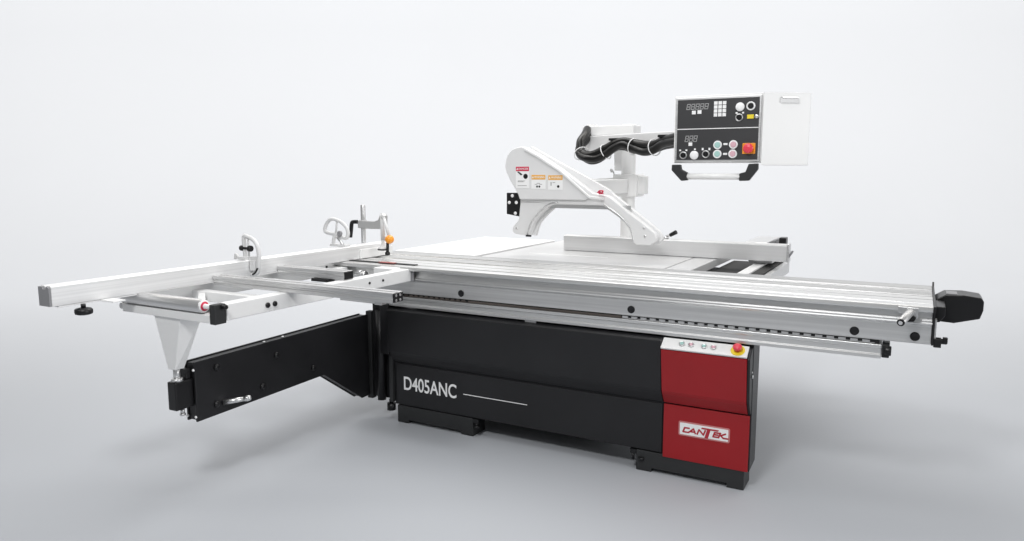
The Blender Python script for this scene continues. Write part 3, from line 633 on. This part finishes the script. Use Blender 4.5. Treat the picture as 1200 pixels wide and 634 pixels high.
mb = MB(); mb.hexa([dp(.115, 2.0285, .0005), dp(.215, 2.0285, .0005), dp(.215, 2.0285, .009), dp(.115, 2.0285, .009), dp(.115, 2.036, .0005), dp(.215, 2.036, .0005), dp(.215, 2.036, .009), dp(.115, 2.036, .009)])
obj('pull_lip', mb, 'aluf', sd, .001)
a0, c0 = cp(70, 74); a1, c1 = cp(606, 490)
mb = MB(); mb.box(a0, a1, PY+.002, PY+.0115, c1, c0); fpn = obj('panel_bezel', mb, 'aluf', cc, .003)
a0, c0 = cp(84, 88); a1, c1 = cp(594, 478)
mb = MB(); mb.box(a0, a1, PY-.001, PY+.0015, c1, c0); pf = obj('button_panel', mb, 'panel', cc, .001)
FY = PY-.0012
def onp(name, mat, X, Y, w, h, d_=.002, bev=0):
    x_, z_ = cp(X, Y); mb = MB(); mb.box(x_-w*pk/2, x_+w*pk/2, FY-d_, FY, z_-h*pk/2, z_+h*pk/2); return obj(name, mb, mat, pf, bev)
onp('divider_line', 'key', 340, 277, 510, 5, .001)
def knob(name, mat, X, Y, r, prof=None):
    x_, z_ = cp(X, Y); r *= pk; mb = MB()
    mb.lathe((x_, FY, z_), (0, -1, 0), prof(r) if prof else [(0, r), (.005, r), (.008, r*.85), (.009, r*.2)]); return obj(name, mb, mat, pf)
ring = lambda r: [(0, r), (.006, r), (.008, r*.9), (.008, r*.72), (.003, r*.66), (.003, r*.02)]
def digits(X0, X1, Y0, Y1, n, name):
    mb = MB(); w = (X1-X0)/n; h = Y1-Y0; j = 0
    for i in range(n):
        xl = X0+i*w+w*.16; xr = X0+(i+1)*w-w*.16; ym = (Y0+Y1)/2; t = w*.13
        for (xa, ya, xb, yb) in ((xl, Y0, xr, Y0), (xl, ym, xr, ym), (xl, Y1, xr, Y1), (xl, Y0+t, xl, ym-t), (xr, Y0+t, xr, ym-t), (xl, ym+t, xl, Y1-t), (xr, ym+t, xr, Y1-t)):
            sh = lambda y_: (ym-y_)*.16
            P = [(xa+sh(ya)-t/2, ya-t/2), (xb+sh(yb)+t/2, yb-t/2), (xb+sh(yb)+t/2, yb+t/2), (xa+sh(ya)-t/2, ya+t/2)]
            if xa == xb: P = [(xa+sh(ya)-t/2, ya), (xa+sh(ya)+t/2, ya), (xb+sh(yb)+t/2, yb), (xb+sh(yb)-t/2, yb)]
            j += 1; mb.prism([cp(*p) for p in P], 'y', FY-.001-j*.00001, FY)
    return obj(name, mb, 'readout', pf)
digits(140, 284, 117, 150, 5, 'digital_readout'); digits(136, 219, 322, 358, 3, 'digital_readout')
for X, Y in ((190, 171), (226, 169)): onp('square_button', 'key', X, Y, 25, 23, .004, .001)
onp('square_button', 'key', 174, 375, 24, 22, .004, .001)
for r_ in range(4):
    for c_ in range(3): onp('keypad_key', 'key', 328+c_*27, 116+r_*25, 22, 21, .004, .001)
knob('indicator_lamp', 'key', 478, 146, 27); knob('push_button', 'key', 543, 143, 27, ring)
x_, z_ = cp(543, 143)
knob('button_centre', 'rubber', 543, 143, 17, lambda r: [(.0031, r), (.010, r), (.011, r*.8)])
for X, Y in ((475, 212), (130, 447), (275, 441)):
    knob('selector_ring', 'chrome', X, Y, 24, ring)
    knob('selector_switch', 'rubber', X, Y, 17, lambda r: [(.0031, r), (.012, r*.95), (.013, r*.8)])
    x_, z_ = cp(X, Y); mb = MB(); mb.box(x_-.003, x_+.003, FY-.019, FY-.013, z_-.012, z_+.013); obj('selector_handle', mb, 'rubber', pf, .001)
for X, Y in ((458, 183), (497, 183), (108, 414), (149, 414), (204, 408), (254, 408), (297, 408)): onp('panel_mark', 'key', X, Y, 12, 10 if X < 250 or X > 300 else 15, .001)
onp('key_switch', 'yellow', 543, 209, 40, 25, .006, .001); knob('panel_screw', 'chrome', 580, 209, 13)
knob('indicator_lamp', 'key', 201, 447, 28)
for X, Y, mt in ((348, 383, 'green'), (348, 441, 'green'), (446, 382, 'pink'), (444, 441, 'pink')):
    knob('push_button', 'key', X, Y, 27, lambda r: [(0, r), (.005, r), (.007, r*.9), (.007, r*.68), (.004, r*.66), (.004, r*.02)])
    knob('button_cap', mt, X, Y, 18, lambda r: [(.0041, r), (.008, r), (.009, r*.8)])
for Y in (378, 441): onp('panel_mark', 'key', 397, Y, 26, 12, .0015, .0005)
onp('stop_plate', 'orange', 541, 408, 78, 66, .004, .002)
knob('emergency_button', 'ered', 541, 408, 30, lambda r: [(.0041, r*.6), (.015, r*.6), (.017, r), (.026, r*1.02), (.031, r*.8), (.034, r*.3)])
# carrying handle under the console
for pts in ([(58, 508), (112, 508), (118, 540), (160, 562), (162, 612), (122, 616), (56, 545)], [(545, 505), (600, 502), (600, 540), (548, 612), (490, 614), (490, 566), (527, 556)]):
    mb = MB(); mb.prism([cp(*p) for p in pts], 'y', PY-.012, PY+.03); obj('handle_bracket', mb, 'plinth', cc, .005)
x0, z0 = cp(140, 586); x1, z1 = cp(510, 586)
mb = MB(); mb.cyl((x0, PY+.008, z0), (x1, PY+.008, z1), .019, n=28); obj('grab_bar', mb, 'white', cc)
